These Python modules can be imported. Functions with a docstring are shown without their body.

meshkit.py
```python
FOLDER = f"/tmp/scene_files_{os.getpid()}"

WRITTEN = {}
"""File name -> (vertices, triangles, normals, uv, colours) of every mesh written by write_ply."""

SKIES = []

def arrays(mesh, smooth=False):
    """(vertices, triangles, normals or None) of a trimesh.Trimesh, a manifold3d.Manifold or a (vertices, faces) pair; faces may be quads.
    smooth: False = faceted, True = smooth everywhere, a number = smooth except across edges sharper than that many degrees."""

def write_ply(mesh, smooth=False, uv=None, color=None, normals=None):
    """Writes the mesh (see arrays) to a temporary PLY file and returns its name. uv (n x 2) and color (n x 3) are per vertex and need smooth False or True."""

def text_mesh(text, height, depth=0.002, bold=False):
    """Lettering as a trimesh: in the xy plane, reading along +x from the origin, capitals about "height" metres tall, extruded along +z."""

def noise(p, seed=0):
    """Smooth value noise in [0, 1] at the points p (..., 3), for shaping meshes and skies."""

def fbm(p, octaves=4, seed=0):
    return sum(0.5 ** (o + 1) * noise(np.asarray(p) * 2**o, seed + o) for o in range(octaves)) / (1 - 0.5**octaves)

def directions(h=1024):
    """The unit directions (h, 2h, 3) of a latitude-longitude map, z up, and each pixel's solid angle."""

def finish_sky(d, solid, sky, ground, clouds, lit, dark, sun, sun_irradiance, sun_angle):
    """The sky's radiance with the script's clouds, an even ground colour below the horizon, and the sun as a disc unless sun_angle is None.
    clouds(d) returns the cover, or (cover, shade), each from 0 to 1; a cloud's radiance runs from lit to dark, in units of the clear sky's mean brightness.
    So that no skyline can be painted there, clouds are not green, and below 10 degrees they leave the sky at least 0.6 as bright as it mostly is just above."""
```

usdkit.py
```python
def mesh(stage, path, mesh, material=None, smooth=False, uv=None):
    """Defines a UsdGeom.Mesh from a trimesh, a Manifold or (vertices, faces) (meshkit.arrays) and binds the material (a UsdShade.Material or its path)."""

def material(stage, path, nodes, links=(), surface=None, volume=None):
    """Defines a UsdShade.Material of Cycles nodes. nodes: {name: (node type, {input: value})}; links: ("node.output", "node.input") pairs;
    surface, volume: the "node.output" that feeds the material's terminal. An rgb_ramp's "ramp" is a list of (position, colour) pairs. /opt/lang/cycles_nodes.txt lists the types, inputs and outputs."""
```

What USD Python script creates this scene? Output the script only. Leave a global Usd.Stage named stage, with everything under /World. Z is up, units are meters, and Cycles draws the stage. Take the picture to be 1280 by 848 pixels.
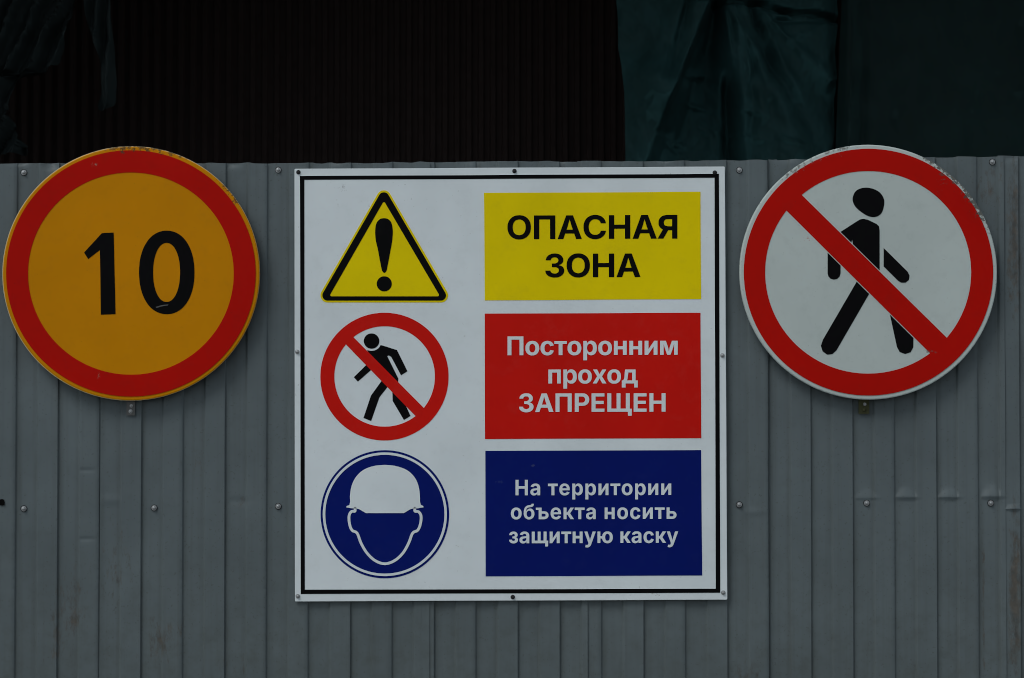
import math
import numpy as np
import trimesh
import usdkit
import meshkit
from pxr import Usd, UsdGeom, UsdLux, UsdShade, Sdf, Gf
from shapely import Polygon, Point, LineString, box, affinity, union_all

stage = Usd.Stage.CreateInMemory()
UsdGeom.SetStageUpAxis(stage, UsdGeom.Tokens.z)
UsdGeom.SetStageMetersPerUnit(stage, 1.0)
world = UsdGeom.Xform.Define(stage, '/World').GetPrim()
stage.SetDefaultPrim(world)
UsdGeom.Scope.Define(stage, '/World/Looks')

# ------------------------------------------------------------------ camera
EYE = np.array([0.0, -6.0, 1.36])          # on the pavement, six metres in front of the fence
PITCH = math.radians(1.5)
FPX = 2742.0                               # focal length in pixels of the 1280 px wide photograph
EXPOSURE = -0.28
cam = UsdGeom.Camera.Define(stage, '/World/camera')
cam.AddTranslateOp().Set(Gf.Vec3d(*EYE))
cam.AddRotateXOp().Set(90 + math.degrees(PITCH))
cam.CreateHorizontalApertureAttr(36.0)
cam.CreateVerticalApertureAttr(36.0 * 678 / 1024)
cam.CreateFocalLengthAttr(FPX * 36.0 / 1280)
cam.CreateClippingRangeAttr(Gf.Vec2f(0.1, 1000))
cam.CreateFStopAttr(5.6)
cam.CreateFocusDistanceAttr(6.0)
cam.CreateExposureAttr(EXPOSURE)

# ------------------------------------------------------------------ sky and sun (overcast day)
SUN = np.array([-0.42, -0.50, 0.76])
SUN /= np.linalg.norm(SUN)
sun_el, sun_rot = math.asin(SUN[2]), math.atan2(SUN[0], SUN[1])
sky_mat = usdkit.material(stage, '/World/Looks/overcast_sky', {
    'sky': ('sky_texture', {'sky_type': 'single_scattering', 'sun_disc': False, 'sun_elevation': sun_el, 'sun_rotation': sun_rot}),
    'tc': ('texture_coordinate', {}),
    'n': ('noise_texture', {'scale': 2.2, 'detail': 5.0, 'roughness': 0.55}),
    'cover': ('map_range', {'from_min': 0.3, 'from_max': 0.6, 'to_min': 0.55, 'to_max': 0.9, 'clamp': True}),
    'cloud': ('rgb_to_bw', {}),
    'tint': ('mix', {'mix_type': 'multiply', 'fac': 1.0, 'color2': (1.0, 1.08, 1.12)}),
    'mixed': ('mix', {}),
    'bg': ('background_shader', {'strength': 0.14}),
}, [('tc.generated', 'n.vector'), ('n.fac', 'cover.value'), ('sky.color', 'cloud.color'), ('cloud.val', 'tint.color1'),
    ('cover.result', 'mixed.fac'), ('sky.color', 'mixed.color1'), ('tint.color', 'mixed.color2'), ('mixed.color', 'bg.color')], surface='bg.background')
dome = UsdLux.DomeLight.Define(stage, '/World/sky')
UsdShade.MaterialBindingAPI.Apply(dome.GetPrim()).Bind(sky_mat)
dome.GetPrim().SetCustomDataByKey('kind', 'structure')
sun = UsdLux.DistantLight.Define(stage, '/World/sun')
sun.CreateIntensityAttr(0.3)
sun.CreateAngleAttr(25.0)
sun.CreateNormalizeAttr(True)
sun.CreateColorAttr(Gf.Vec3f(1.0, 0.985, 0.96))
zx = np.cross([0, 0, 1.0], SUN); zx /= np.linalg.norm(zx)
zy = np.cross(SUN, zx)
sun.AddTransformOp().Set(Gf.Matrix4d(*zx, 0, *zy, 0, *SUN, 0, 0, 0, 0, 1))

# ------------------------------------------------------------------ helpers
def ray(px, py):
    a, b = (px - 640) / FPX, (424 - py) / FPX
    c, s = math.cos(PITCH), math.sin(PITCH)
    return np.array([a, c - b * s, s + b * c])

def at(px, py, y):
    """The point in the vertical plane y that the photograph shows at pixel (px, py)."""
    d = ray(px, py)
    return EYE + d * ((y - EYE[1]) / d[1])

used = {}
def numbered(path):
    n = used.get(path, 0)
    used[path] = n + 1
    return path if n == 0 else f'{path}_{n:03d}'

def tag(prim, label=None, category=None, group=None, kind=None):
    for k, v in (('label', label), ('category', category), ('group', group), ('kind', kind)):
        if v:
            prim.SetCustomDataByKey(k, v)
    return prim

def obj(name, mesh, mat, parent=None, smooth=False, label=None, kind=None):
    """One Mesh prim under parent, or under /World."""
    path = numbered(f'{parent.GetPath() if parent else "/World"}/{name}')
    p = usdkit.mesh(stage, path, mesh, M[mat], smooth=smooth).GetPrim()
    return tag(p, label=label, kind=kind)

def thing(name, loc, label, category, group=None):
    x = UsdGeom.Xform.Define(stage, numbered('/World/' + name))
    x.AddTranslateOp().Set(Gf.Vec3d(*map(float, loc)))
    p = x.GetPrim()
    ORIGIN[str(p.GetPath())] = np.array(loc, float)
    return tag(p, label, category, group)
ORIGIN = {}

def local(mesh, parent):
    """World coordinates to those of the parent's thing."""
    top = '/'.join(str(parent.GetPath()).split('/')[:3])
    mesh = mesh.copy()
    mesh.apply_translation(-ORIGIN[top])
    return mesh

def part(name, mesh, mat, parent, smooth=False, label=None, kind=None):
    return obj(name, local(mesh, parent), mat, parent, smooth, label, kind)

def sheet(shape, y, thick=0.0006, bevel=0.0):
    """A flat printed shape, outlined in photograph pixels, as a thin plate whose front lies in the plane y."""
    out = []
    for g in getattr(shape, 'geoms', [shape]):
        if g.is_empty or g.geom_type != 'Polygon' or g.area < 0.3:
            continue
        rings = [np.array([at(x, q, y)[[0, 2]] for x, q in list(r.coords)[:-1]]) for r in [g.exterior, *g.interiors]]
        flat = Polygon(rings[0], rings[1:]).buffer(0)
        for h in getattr(flat, 'geoms', [flat]):
            m = trimesh.creation.extrude_polygon(h, thick, engine='earcut')
            v = m.vertices
            out.append(trimesh.Trimesh(np.column_stack([v[:, 0], y + v[:, 2], v[:, 1]]), m.faces[:, ::-1], process=False))
    m = trimesh.util.concatenate(out)
    if m.volume < 0:
        m.invert()
    return m

def crop(x0, y0, scale):
    """Coordinates read off an enlarged crop of the photograph, as pixels of the whole."""
    return lambda pts: [(x0 + a * scale, y0 + b * scale) for a, b in pts]

def smooth_poly(pts, n=6):
    """A closed Catmull-Rom curve through the points."""
    p = np.array(pts, float); N = len(p); out = []
    for i in range(N):
        a, b, c, d = p[i - 1], p[i], p[(i + 1) % N], p[(i + 2) % N]
        for t in np.arange(n) / n:
            out.append(0.5 * (2 * b + (c - a) * t + (2 * a - 5 * b + 4 * c - d) * t * t + (3 * b - a - 3 * c + d) * t ** 3))
    return out

def open_curve(pts, n=6):
    p = np.array([2 * np.array(pts[0]) - pts[1], *pts, 2 * np.array(pts[-1]) - pts[-2]], float); out = []
    for i in range(1, len(p) - 2):
        a, b, c, d = p[i - 1:i + 3]
        for t in np.arange(n) / n:
            out.append(0.5 * (2 * b + (c - a) * t + (2 * a - 5 * b + 4 * c - d) * t * t + (3 * b - a - 3 * c + d) * t ** 3))
    return out + [tuple(p[-2])]

def ellipse(cx, cy, rx, ry, n=128):
    t = np.arange(n) * 2 * math.pi / n
    return Polygon(np.column_stack([cx + rx * np.cos(t), cy + ry * np.sin(t)]))

GLYPHS = {
    'А': (1029, [[[(34,-2), (375,998), (644,1000), (997,0), (768,-2), (690,230), (336,230), (259,-2)], [(388,393), (636,392), (589,534), (510,833), (440,562)]]]),
    'Е': (835, [[[(89,0), (89,1000), (759,1000), (759,828), (296,828), (296,590), (725,589), (725,421), (296,421), (296,173), (761,172), (761,0)]]]),
    'З': (888, [[[(76,208), (67,282), (275,282), (282,241), (296,217), (317,196), (360,172), (424,158), (480,160), (525,172), (560,191), (584,213), (608,260), (612,308), (596,357), (567,392), (534,412), (479,430), (333,433), (333,586), (446,586), (486,593), (537,617), (572,653), (588,693), (589,733), (581,769), (563,799), (534,825), (494,842), (427,847), (387,840), (341,819), (308,790), (290,759), (285,722), (88,722), (91,771), (119,849), (175,919), (235,962), (333,1000), (418,1012), (478,1012), (552,1002), (598,988), (649,964), (704,924), (741,885), (775,823), (790,753), (787,686), (765,625), (727,579), (687,550), (651,533), (604,521), (603,513), (675,497), (739,464), (782,423), (811,371), (826,301), (821,223), (797,158), (751,96), (672,38), (613,12), (565,-2), (476,-14), (388,-12), (323,-2), (225,34), (186,58), (143,95), (110,134), (89,170)]]]),
    'Н': (1026, [[[(89,0), (89,1000), (296,1000), (297,596), (730,596), (730,1000), (936,1000), (936,0), (730,0), (729,424), (296,424), (296,0)]]]),
    'О': (1058, [[[(62,462), (65,582), (81,670), (115,765), (156,833), (222,905), (275,945), (351,983), (438,1007), (560,1014), (639,1003), (725,976), (804,931), (875,868), (919,808), (962,720), (986,631), (997,536), (991,402), (973,311), (935,218), (880,137), (802,67), (722,22), (631,-5), (560,-14), (498,-14), (412,-2), (330,26), (275,55), (232,86), (156,167), (107,254), (76,352)], [(273,466), (280,394), (299,329), (330,270), (378,218), (446,182), (508,170), (568,172), (635,191), (685,222), (721,260), (756,320), (777,386), (787,467), (787,532), (778,606), (756,680), (713,751), (671,788), (623,814), (568,828), (508,830), (432,813), (385,787), (349,754), (304,683), (277,585)]]]),
    'П': (1026, [[[(89,1000), (936,1000), (936,0), (730,0), (729,828), (296,828), (296,0), (89,0)]]]),
    'Р': (890, [[[(89,1000), (510,1000), (570,993), (634,976), (706,938), (766,883), (811,809), (830,751), (838,689), (838,634), (825,553), (811,515), (780,460), (718,397), (649,357), (567,333), (507,326), (296,326), (296,0), (89,0)], [(296,494), (492,497), (554,519), (589,548), (619,606), (625,681), (610,743), (579,787), (535,814), (482,828), (296,830)]]]),
    'С': (1015, [[[(62,462), (64,564), (76,648), (101,734), (139,808), (182,866), (242,923), (301,960), (385,995), (474,1012), (557,1014), (646,1002), (737,971), (804,931), (861,880), (912,806), (940,741), (957,658), (749,658), (721,733), (696,766), (656,799), (620,816), (580,826), (492,828), (430,811), (368,771), (321,714), (297,664), (280,604), (271,532), (273,443), (289,358), (318,289), (346,250), (380,217), (428,189), (508,170), (552,170), (608,180), (663,206), (704,243), (734,289), (749,342), (957,342), (950,294), (931,237), (899,175), (869,136), (830,95), (778,55), (732,29), (670,5), (558,-14), (435,-7), (332,24), (239,79), (162,158), (108,249), (77,344)]]]),
    'Щ': (1399, [[[(89,1000), (296,1000), (296,172), (579,172), (579,1000), (780,1000), (780,173), (1063,172), (1064,1000), (1270,1000), (1270,162), (1376,162), (1368,-215), (1172,-215), (1171,0), (89,0)]]]),
    'Я': (902, [[[(27,0), (241,388), (180,421), (127,471), (91,529), (72,586), (64,646), (69,744), (89,814), (125,876), (155,909), (208,948), (263,974), (328,991), (390,998), (813,998), (813,-2), (607,-2), (605,356), (447,355), (256,-2)], [(277,692), (284,618), (296,590), (315,566), (355,540), (434,522), (606,522), (606,828), (417,826), (370,816), (337,801), (306,773), (289,743)]]]),
    'а': (801, [[[(46,186), (48,249), (62,301), (86,342), (124,378), (180,409), (235,426), (461,457), (496,473), (510,496), (509,537), (493,572), (467,594), (425,608), (376,610), (320,596), (279,567), (254,524), (69,553), (77,584), (103,632), (168,698), (220,727), (289,749), (366,759), (445,758), (507,747), (565,729), (632,689), (672,648), (701,595), (715,527), (715,0), (521,0), (521,102), (515,103), (495,70), (466,40), (402,2), (321,-15), (271,-15), (213,-7), (144,21), (95,62), (62,115)], [(246,249), (246,183), (260,160), (307,132), (370,127), (438,146), (483,183), (505,222), (512,254), (512,347), (460,330), (339,311), (286,292), (258,269)]]]),
    'б': (840, [[[(55,347), (60,522), (82,643), (105,704), (131,753), (194,826), (251,866), (337,902), (416,919), (515,928), (556,938), (581,958), (589,1000), (749,1000), (746,943), (734,897), (710,856), (672,823), (589,792), (380,761), (327,740), (292,716), (265,685), (244,649), (225,592), (213,521), (216,503), (258,574), (321,634), (385,670), (440,687), (522,692), (579,682), (634,658), (677,627), (722,577), (763,498), (782,421), (785,328), (777,265), (753,191), (718,131), (668,74), (615,34), (579,15), (483,-12), (373,-14), (309,-2), (265,14), (182,64), (143,103), (115,141), (74,232)], [(256,387), (259,283), (273,238), (299,195), (327,169), (363,150), (405,141), (453,143), (489,153), (520,172), (548,201), (567,236), (579,274), (586,374), (579,424), (565,467), (544,501), (520,525), (482,546), (408,555), (361,545), (332,529), (304,505), (273,455)]]]),
    'д': (911, [[[(27,161), (89,163), (117,193), (141,246), (168,391), (199,749), (768,749), (768,162), (883,162), (883,-220), (689,-220), (688,0), (228,0), (227,-220), (27,-220)], [(292,163), (577,162), (577,591), (371,591), (356,404), (340,297), (320,220)]]]),
    'е': (820, [[[(55,338), (57,424), (67,488), (88,552), (113,601), (146,646), (213,704), (265,732), (325,751), (388,759), (476,756), (538,742), (601,715), (660,672), (699,627), (735,562), (758,491), (768,411), (768,321), (256,321), (268,246), (292,200), (330,163), (379,143), (448,137), (499,150), (548,182), (572,225), (756,192), (744,155), (725,120), (679,67), (600,17), (524,-7), (455,-15), (347,-10), (270,10), (199,48), (139,103), (91,180), (65,259)], [(265,492), (259,448), (572,449), (557,517), (527,563), (484,594), (434,607), (370,601), (317,574), (284,536)]]]),
    'з': (713, [[[(64,148), (50,227), (249,227), (256,195), (286,165), (324,151), (368,149), (405,158), (426,170), (447,193), (457,222), (452,266), (441,283), (419,302), (372,318), (282,320), (282,440), (370,442), (421,462), (438,482), (448,513), (447,546), (435,572), (395,601), (341,607), (305,598), (277,580), (260,554), (256,529), (64,529), (65,564), (79,612), (105,655), (137,689), (177,716), (253,747), (309,758), (387,759), (442,753), (503,734), (552,708), (596,668), (629,615), (639,577), (641,527), (631,485), (608,448), (579,423), (545,404), (486,388), (540,378), (596,352), (634,316), (658,271), (667,230), (660,158), (637,110), (600,67), (521,19), (435,-5), (325,-10), (237,3), (158,38), (100,88)]]]),
    'и': (857, [[[(86,751), (289,751), (289,314), (295,313), (596,751), (771,751), (771,0), (569,0), (568,440), (560,438), (258,0), (86,0)]]]),
    'к': (804, [[[(86,751), (289,751), (289,446), (346,445), (557,751), (796,751), (529,376), (797,0), (557,0), (365,284), (289,283), (289,0), (86,0)]]]),
    'м': (1119, [[[(86,0), (86,751), (397,749), (509,430), (561,175), (588,325), (615,438), (720,749), (1033,751), (1033,0), (835,0), (841,590), (766,332), (644,0), (473,2), (363,297), (278,581), (284,0)]]]),
    'н': (856, [[[(86,751), (289,751), (289,467), (566,467), (567,751), (770,751), (770,0), (567,0), (566,306), (289,306), (289,0), (86,0)]]]),
    'о': (845, [[[(55,340), (57,426), (70,502), (93,564), (127,622), (170,670), (215,704), (277,735), (347,754), (448,759), (507,753), (586,729), (641,698), (694,651), (737,593), (765,534), (785,454), (790,340), (784,280), (765,210), (732,143), (696,95), (631,40), (574,10), (498,-10), (393,-15), (328,-7), (259,15), (184,62), (132,115), (93,180), (65,263)], [(265,429), (266,305), (280,251), (299,212), (330,175), (363,155), (405,144), (453,146), (493,160), (515,176), (546,212), (565,252), (579,305), (584,357), (581,429), (572,472), (550,527), (513,570), (467,594), (406,600), (349,582), (306,543), (278,489)]]]),
    'п': (845, [[[(86,751), (759,751), (759,0), (557,0), (556,589), (289,589), (289,0), (86,0)]]]),
    'р': (866, [[[(86,751), (285,751), (286,625), (297,628), (318,665), (357,710), (423,747), (467,758), (533,759), (607,744), (680,704), (734,651), (780,570), (804,486), (813,409), (813,339), (806,271), (792,211), (771,158), (739,103), (674,38), (620,9), (560,-9), (485,-12), (440,-5), (399,10), (359,36), (323,74), (297,118), (289,120), (289,-280), (86,-280)], [(287,340), (294,286), (311,238), (330,207), (360,177), (396,158), (429,151), (482,155), (524,172), (570,222), (593,276), (603,329), (605,401), (600,444), (588,491), (565,536), (529,574), (475,596), (417,596), (366,577), (334,548), (302,492), (287,427)]]]),
    'с': (809, [[[(55,340), (57,426), (65,481), (81,534), (108,593), (149,649), (192,689), (229,713), (296,742), (373,758), (448,759), (522,749), (584,729), (644,694), (692,649), (723,605), (749,543), (756,509), (567,474), (545,536), (515,570), (468,594), (408,600), (373,593), (337,574), (303,537), (282,498), (268,449), (261,389), (270,288), (296,219), (311,196), (351,162), (407,144), (454,146), (498,162), (532,191), (548,214), (569,275), (758,241), (735,163), (689,91), (624,36), (548,2), (450,-15), (357,-12), (280,7), (199,50), (137,108), (93,180), (65,263)]]]),
    'т': (703, [[[(14,751), (689,751), (689,591), (454,590), (454,0), (251,0), (251,590), (14,591)]]]),
    'у': (828, [[[(21,749), (237,751), (369,340), (410,170), (459,352), (595,751), (808,751), (481,-110), (440,-182), (400,-225), (361,-253), (306,-275), (259,-284), (184,-285), (81,-266), (125,-113), (181,-125), (224,-125), (256,-115), (287,-82), (302,1)]]]),
    'х': (799, [[[(29,0), (268,384), (43,751), (261,751), (349,598), (401,489), (460,610), (545,751), (759,751), (529,381), (770,0), (553,0), (464,149), (396,282), (335,156), (244,0)]]]),
    'щ': (1222, [[[(86,751), (289,751), (289,162), (495,162), (495,751), (689,751), (689,162), (894,162), (895,751), (1098,751), (1098,162), (1204,162), (1196,-215), (1000,-215), (999,0), (86,0)]]]),
    'ъ': (935, [[[(14,749), (411,749), (411,517), (595,517), (696,500), (729,488), (785,455), (820,424), (845,390), (873,325), (880,235), (866,170), (833,110), (796,70), (761,46), (715,24), (653,7), (594,0), (208,0), (208,597), (14,598)], [(411,163), (580,162), (632,175), (665,203), (677,228), (680,271), (668,307), (644,333), (602,352), (411,356)]]]),
    'ь': (813, [[[(86,751), (289,751), (289,517), (472,517), (548,507), (637,473), (701,421), (727,385), (749,332), (758,280), (758,235), (737,153), (713,112), (684,79), (610,31), (510,3), (86,0)], [(289,163), (460,162), (517,179), (543,201), (557,228), (560,269), (550,304), (518,337), (472,354), (289,356)]]]),
    'ю': (1194, [[[(86,749), (285,749), (286,455), (410,456), (436,552), (481,629), (541,689), (629,737), (722,758), (820,758), (892,744), (979,704), (1043,651), (1081,601), (1113,534), (1134,454), (1139,340), (1132,280), (1113,210), (1081,143), (1045,95), (1010,62), (923,10), (866,-7), (801,-15), (686,-9), (629,7), (577,31), (533,62), (498,95), (442,180), (421,235), (409,295), (286,296), (285,0), (86,0)], [(612,406), (620,283), (636,236), (658,198), (686,170), (717,153), (754,144), (810,148), (855,169), (881,193), (907,234), (931,331), (933,387), (926,449), (911,503), (893,536), (855,575), (802,598), (743,598), (693,579), (657,544), (624,475)]]]),
    ' ': (369, []),
}
# ------------------------------------------------------------------ materials
M = {}
def paint(name, color, rough=0.42, grime=0.25, dirt=(0.05, 0.05, 0.045), spec=0.05, fine=140.0, specks=0.0, bump=0.02, tone=0.06, metallic=0.0, extra=None, speck_at=0.71):
    """Painted or printed surface: an even colour, slow tone drift, cloudy grime and small specks of dirt."""
    c = np.array(color)
    nodes = {
        'g': ('geometry', {}),
        'slow': ('noise_texture', {'scale': 3.5, 'detail': 4.0, 'roughness': 0.6}),
        'drift': ('rgb_ramp', {'ramp': [(0.3, tuple(c * (1 - tone))), (0.7, tuple(np.minimum(c * (1 + tone), 0.95)))]}),
        'cl': ('noise_texture', {'scale': 22.0, 'detail': 8.0, 'roughness': 0.7}),
        'clm': ('map_range', {'from_min': 0.52, 'from_max': 0.78, 'to_min': 0.0, 'to_max': grime, 'clamp': True}),
        'dirty': ('mix', {'color2': dirt}),
        'sp': ('noise_texture', {'scale': fine, 'detail': 3.0, 'roughness': 0.5}),
        'spm': ('map_range', {'from_min': speck_at, 'from_max': speck_at + 0.05, 'to_min': 0.0, 'to_max': specks, 'clamp': True}),
        'speckled': ('mix', {'color2': dirt}),
        'rr': ('map_range', {'from_min': 0.3, 'from_max': 0.7, 'to_min': rough - 0.07, 'to_max': rough + 0.1}),
        'b': ('bump', {'strength': bump, 'distance': 0.002}),
        'p': ('principled_bsdf', {'specular_ior_level': spec, 'metallic': metallic}),
    }
    links = [('g.position', 'slow.vector'), ('g.position', 'cl.vector'), ('g.position', 'sp.vector'),
             ('slow.fac', 'drift.fac'), ('drift.color', 'dirty.color1'), ('cl.fac', 'clm.value'), ('clm.result', 'dirty.fac'),
             ('dirty.color', 'speckled.color1'), ('sp.fac', 'spm.value'), ('spm.result', 'speckled.fac'),
             ('cl.fac', 'rr.value'), ('rr.result', 'p.roughness'), ('cl.fac', 'b.height'), ('b.normal', 'p.normal')]
    last = 'speckled.color'
    if extra:
        last = extra(nodes, links, last)
    links.append((last, 'p.base_color'))
    M[name] = usdkit.material(stage, f'/World/Looks/{name}', nodes, links, surface='p.BSDF')

def chips(px, py, rx, rz, y, color, density=0.5, scale=70.0, strong=0.9):
    """Paint knocked off or grime rubbed in around one spot of a sign (centre in photograph pixels, extent in metres)."""
    c = at(px, py, y)
    def add(nodes, links, last):
        k = f'{len(nodes)}'
        nodes.update({
            'gp' + k: ('geometry', {}),
            'off' + k: ('mapping', {'mapping_type': 'point', 'location': (-c[0] / rx, 0, -c[2] / rz), 'scale': (1 / rx, 0, 1 / rz)}),
            'len' + k: ('vector_math', {'math_type': 'length'}),
            'near' + k: ('map_range', {'from_min': 0.0, 'from_max': 1.0, 'to_min': 0.20 * density * 2, 'to_max': -0.08}),
            'cn' + k: ('noise_texture', {'scale': scale, 'detail': 5.0, 'roughness': 0.65}),
            'sum' + k: ('math', {'math_type': 'add'}),
            'th' + k: ('map_range', {'from_min': 0.64, 'from_max': 0.70, 'to_min': 0.0, 'to_max': strong, 'clamp': True}),
            'mx' + k: ('mix', {'color2': color}),
        })
        links += [(f'gp{k}.position', f'off{k}.vector'), (f'off{k}.vector', f'len{k}.vector1'), (f'len{k}.value', f'near{k}.value'),
                  (f'gp{k}.position', f'cn{k}.vector'), (f'cn{k}.fac', f'sum{k}.value1'), (f'near{k}.result', f'sum{k}.value2'),
                  (f'sum{k}.value', f'th{k}.value'), (f'th{k}.result', f'mx{k}.fac'), (last, f'mx{k}.color1')]
        return f'mx{k}.color'
    return add

def rim_wear(cx, cy, radius, px, py, rx, rz, color, density=0.5, scale=80.0):
    """Knocks and grime along the rim of a round sign, strongest around one spot of it."""
    c, k = at(cx, cy, SIGN_Y), at(cx + radius, cy, SIGN_Y)
    R = k[0] - c[0]
    s = at(px, py, SIGN_Y)
    def add(nodes, links, last):
        k = f'w{len(nodes)}'
        nodes.update({
            'gp' + k: ('geometry', {}),
            'a' + k: ('mapping', {'mapping_type': 'point', 'location': (-c[0] / R, 0, -c[2] / R), 'scale': (1 / R, 0, 1 / R)}),
            'al' + k: ('vector_math', {'math_type': 'length'}),
            'ar' + k: ('map_range', {'from_min': 0.90, 'from_max': 1.0, 'to_min': -0.12, 'to_max': 0.16 * density * 2, 'clamp': True}),
            'b' + k: ('mapping', {'mapping_type': 'point', 'location': (-s[0] / rx, 0, -s[2] / rz), 'scale': (1 / rx, 0, 1 / rz)}),
            'bl' + k: ('vector_math', {'math_type': 'length'}),
            'br' + k: ('map_range', {'from_min': 0.4, 'from_max': 1.0, 'to_min': 0.0, 'to_max': -0.25, 'clamp': True}),
            'n' + k: ('noise_texture', {'scale': scale, 'detail': 6.0, 'roughness': 0.7}),
            's1' + k: ('math', {'math_type': 'add'}), 's2' + k: ('math', {'math_type': 'add'}),
            'th' + k: ('map_range', {'from_min': 0.60, 'from_max': 0.68, 'to_min': 0.0, 'to_max': 0.85, 'clamp': True}),
            'mx' + k: ('mix', {'color2': color}),
        })
        links += [(f'gp{k}.position', f'a{k}.vector'), (f'a{k}.vector', f'al{k}.vector1'), (f'al{k}.value', f'ar{k}.value'),
                  (f'gp{k}.position', f'b{k}.vector'), (f'b{k}.vector', f'bl{k}.vector1'), (f'bl{k}.value', f'br{k}.value'),
                  (f'gp{k}.position', f'n{k}.vector'), (f'ar{k}.result', f's1{k}.value1'), (f'br{k}.result', f's1{k}.value2'),
                  (f's1{k}.value', f's2{k}.value1'), (f'n{k}.fac', f's2{k}.value2'), (f's2{k}.value', f'th{k}.value'),
                  (f'th{k}.result', f'mx{k}.fac'), (last, f'mx{k}.color1')]
        return f'mx{k}.color'
    return add

def both(*fs):
    def add(nodes, links, last):
        for f in fs:
            last = f(nodes, links, last)
        return last
    return add

SIGN_Y = -0.046          # front of the round signs
BOARD_Y = -0.019         # front of the square board
RUST = (0.11, 0.055, 0.025)

right_wear = both(rim_wear(1085.6, 340.2, 161, 1202, 238, 0.19, 0.20, (0.065, 0.06, 0.05), 0.80), rim_wear(1085.6, 340.2, 161, 1000, 200, 0.35, 0.10, (0.16, 0.16, 0.15), 0.5),
                  chips(1160, 440, 0.045, 0.010, SIGN_Y, (0.12, 0.08, 0.07), 0.55, 140.0, 0.6), chips(1010, 298, 0.022, 0.016, SIGN_Y, (0.42, 0.14, 0.14), 0.42, 160.0),
                  chips(1178, 228, 0.05, 0.05, SIGN_Y, (0.12, 0.06, 0.05), 0.22, 130.0, 0.7))
left_wear = both(rim_wear(163.8, 341.8, 161, 185, 187, 0.20, 0.06, (0.06, 0.05, 0.03), 0.7, 95.0), rim_wear(163.8, 341.8, 161, 285, 246, 0.06, 0.06, (0.07, 0.05, 0.03), 0.5, 95.0),
                 chips(118, 206, 0.016, 0.014, SIGN_Y, (0.30, 0.16, 0.12), 0.5, 150.0), chips(123, 470, 0.01, 0.02, SIGN_Y, (0.30, 0.14, 0.10), 0.4, 160.0))
paint('sign_white', (0.48, 0.54, 0.52), 0.40, 0.12, specks=0.3, extra=right_wear)
for kind, wear in (('sign_red', right_wear), ('speed_sign_red', left_wear)):
    paint(kind, (0.45, 0.005, 0.002), 0.40, 0.18, dirt=(0.10, 0.02, 0.015), specks=0.25, extra=wear)
paint('sign_orange', (0.57, 0.222, 0.0008), 0.40, 0.14, dirt=(0.22, 0.12, 0.02), specks=0.25, extra=left_wear)
paint('sign_rim', (0.62, 0.50, 0.28), 0.45, 0.30, dirt=(0.12, 0.08, 0.03), specks=0.5, extra=left_wear)
paint('sign_black', (0.004, 0.004, 0.0045), 0.42, 0.10, dirt=(0.02, 0.02, 0.02), specks=0.15, spec=0.03)
paint('board_white', (0.68, 0.74, 0.76), 0.42, 0.10, dirt=(0.25, 0.25, 0.23), specks=0.3,
      extra=both(chips(428, 236, 0.03, 0.03, BOARD_Y, (0.30, 0.31, 0.31), 0.35, 150.0, 0.6), chips(820, 742, 0.05, 0.012, BOARD_Y, (0.36, 0.34, 0.32), 0.5, 120.0, 0.7)))
paint('board_red', (0.58, 0.009, 0.005), 0.42, 0.10, dirt=(0.5, 0.10, 0.08), specks=0.12)
paint('board_yellow', (0.78, 0.61, 0.001), 0.42, 0.12, dirt=(0.30, 0.24, 0.03), specks=0.12)
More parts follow.
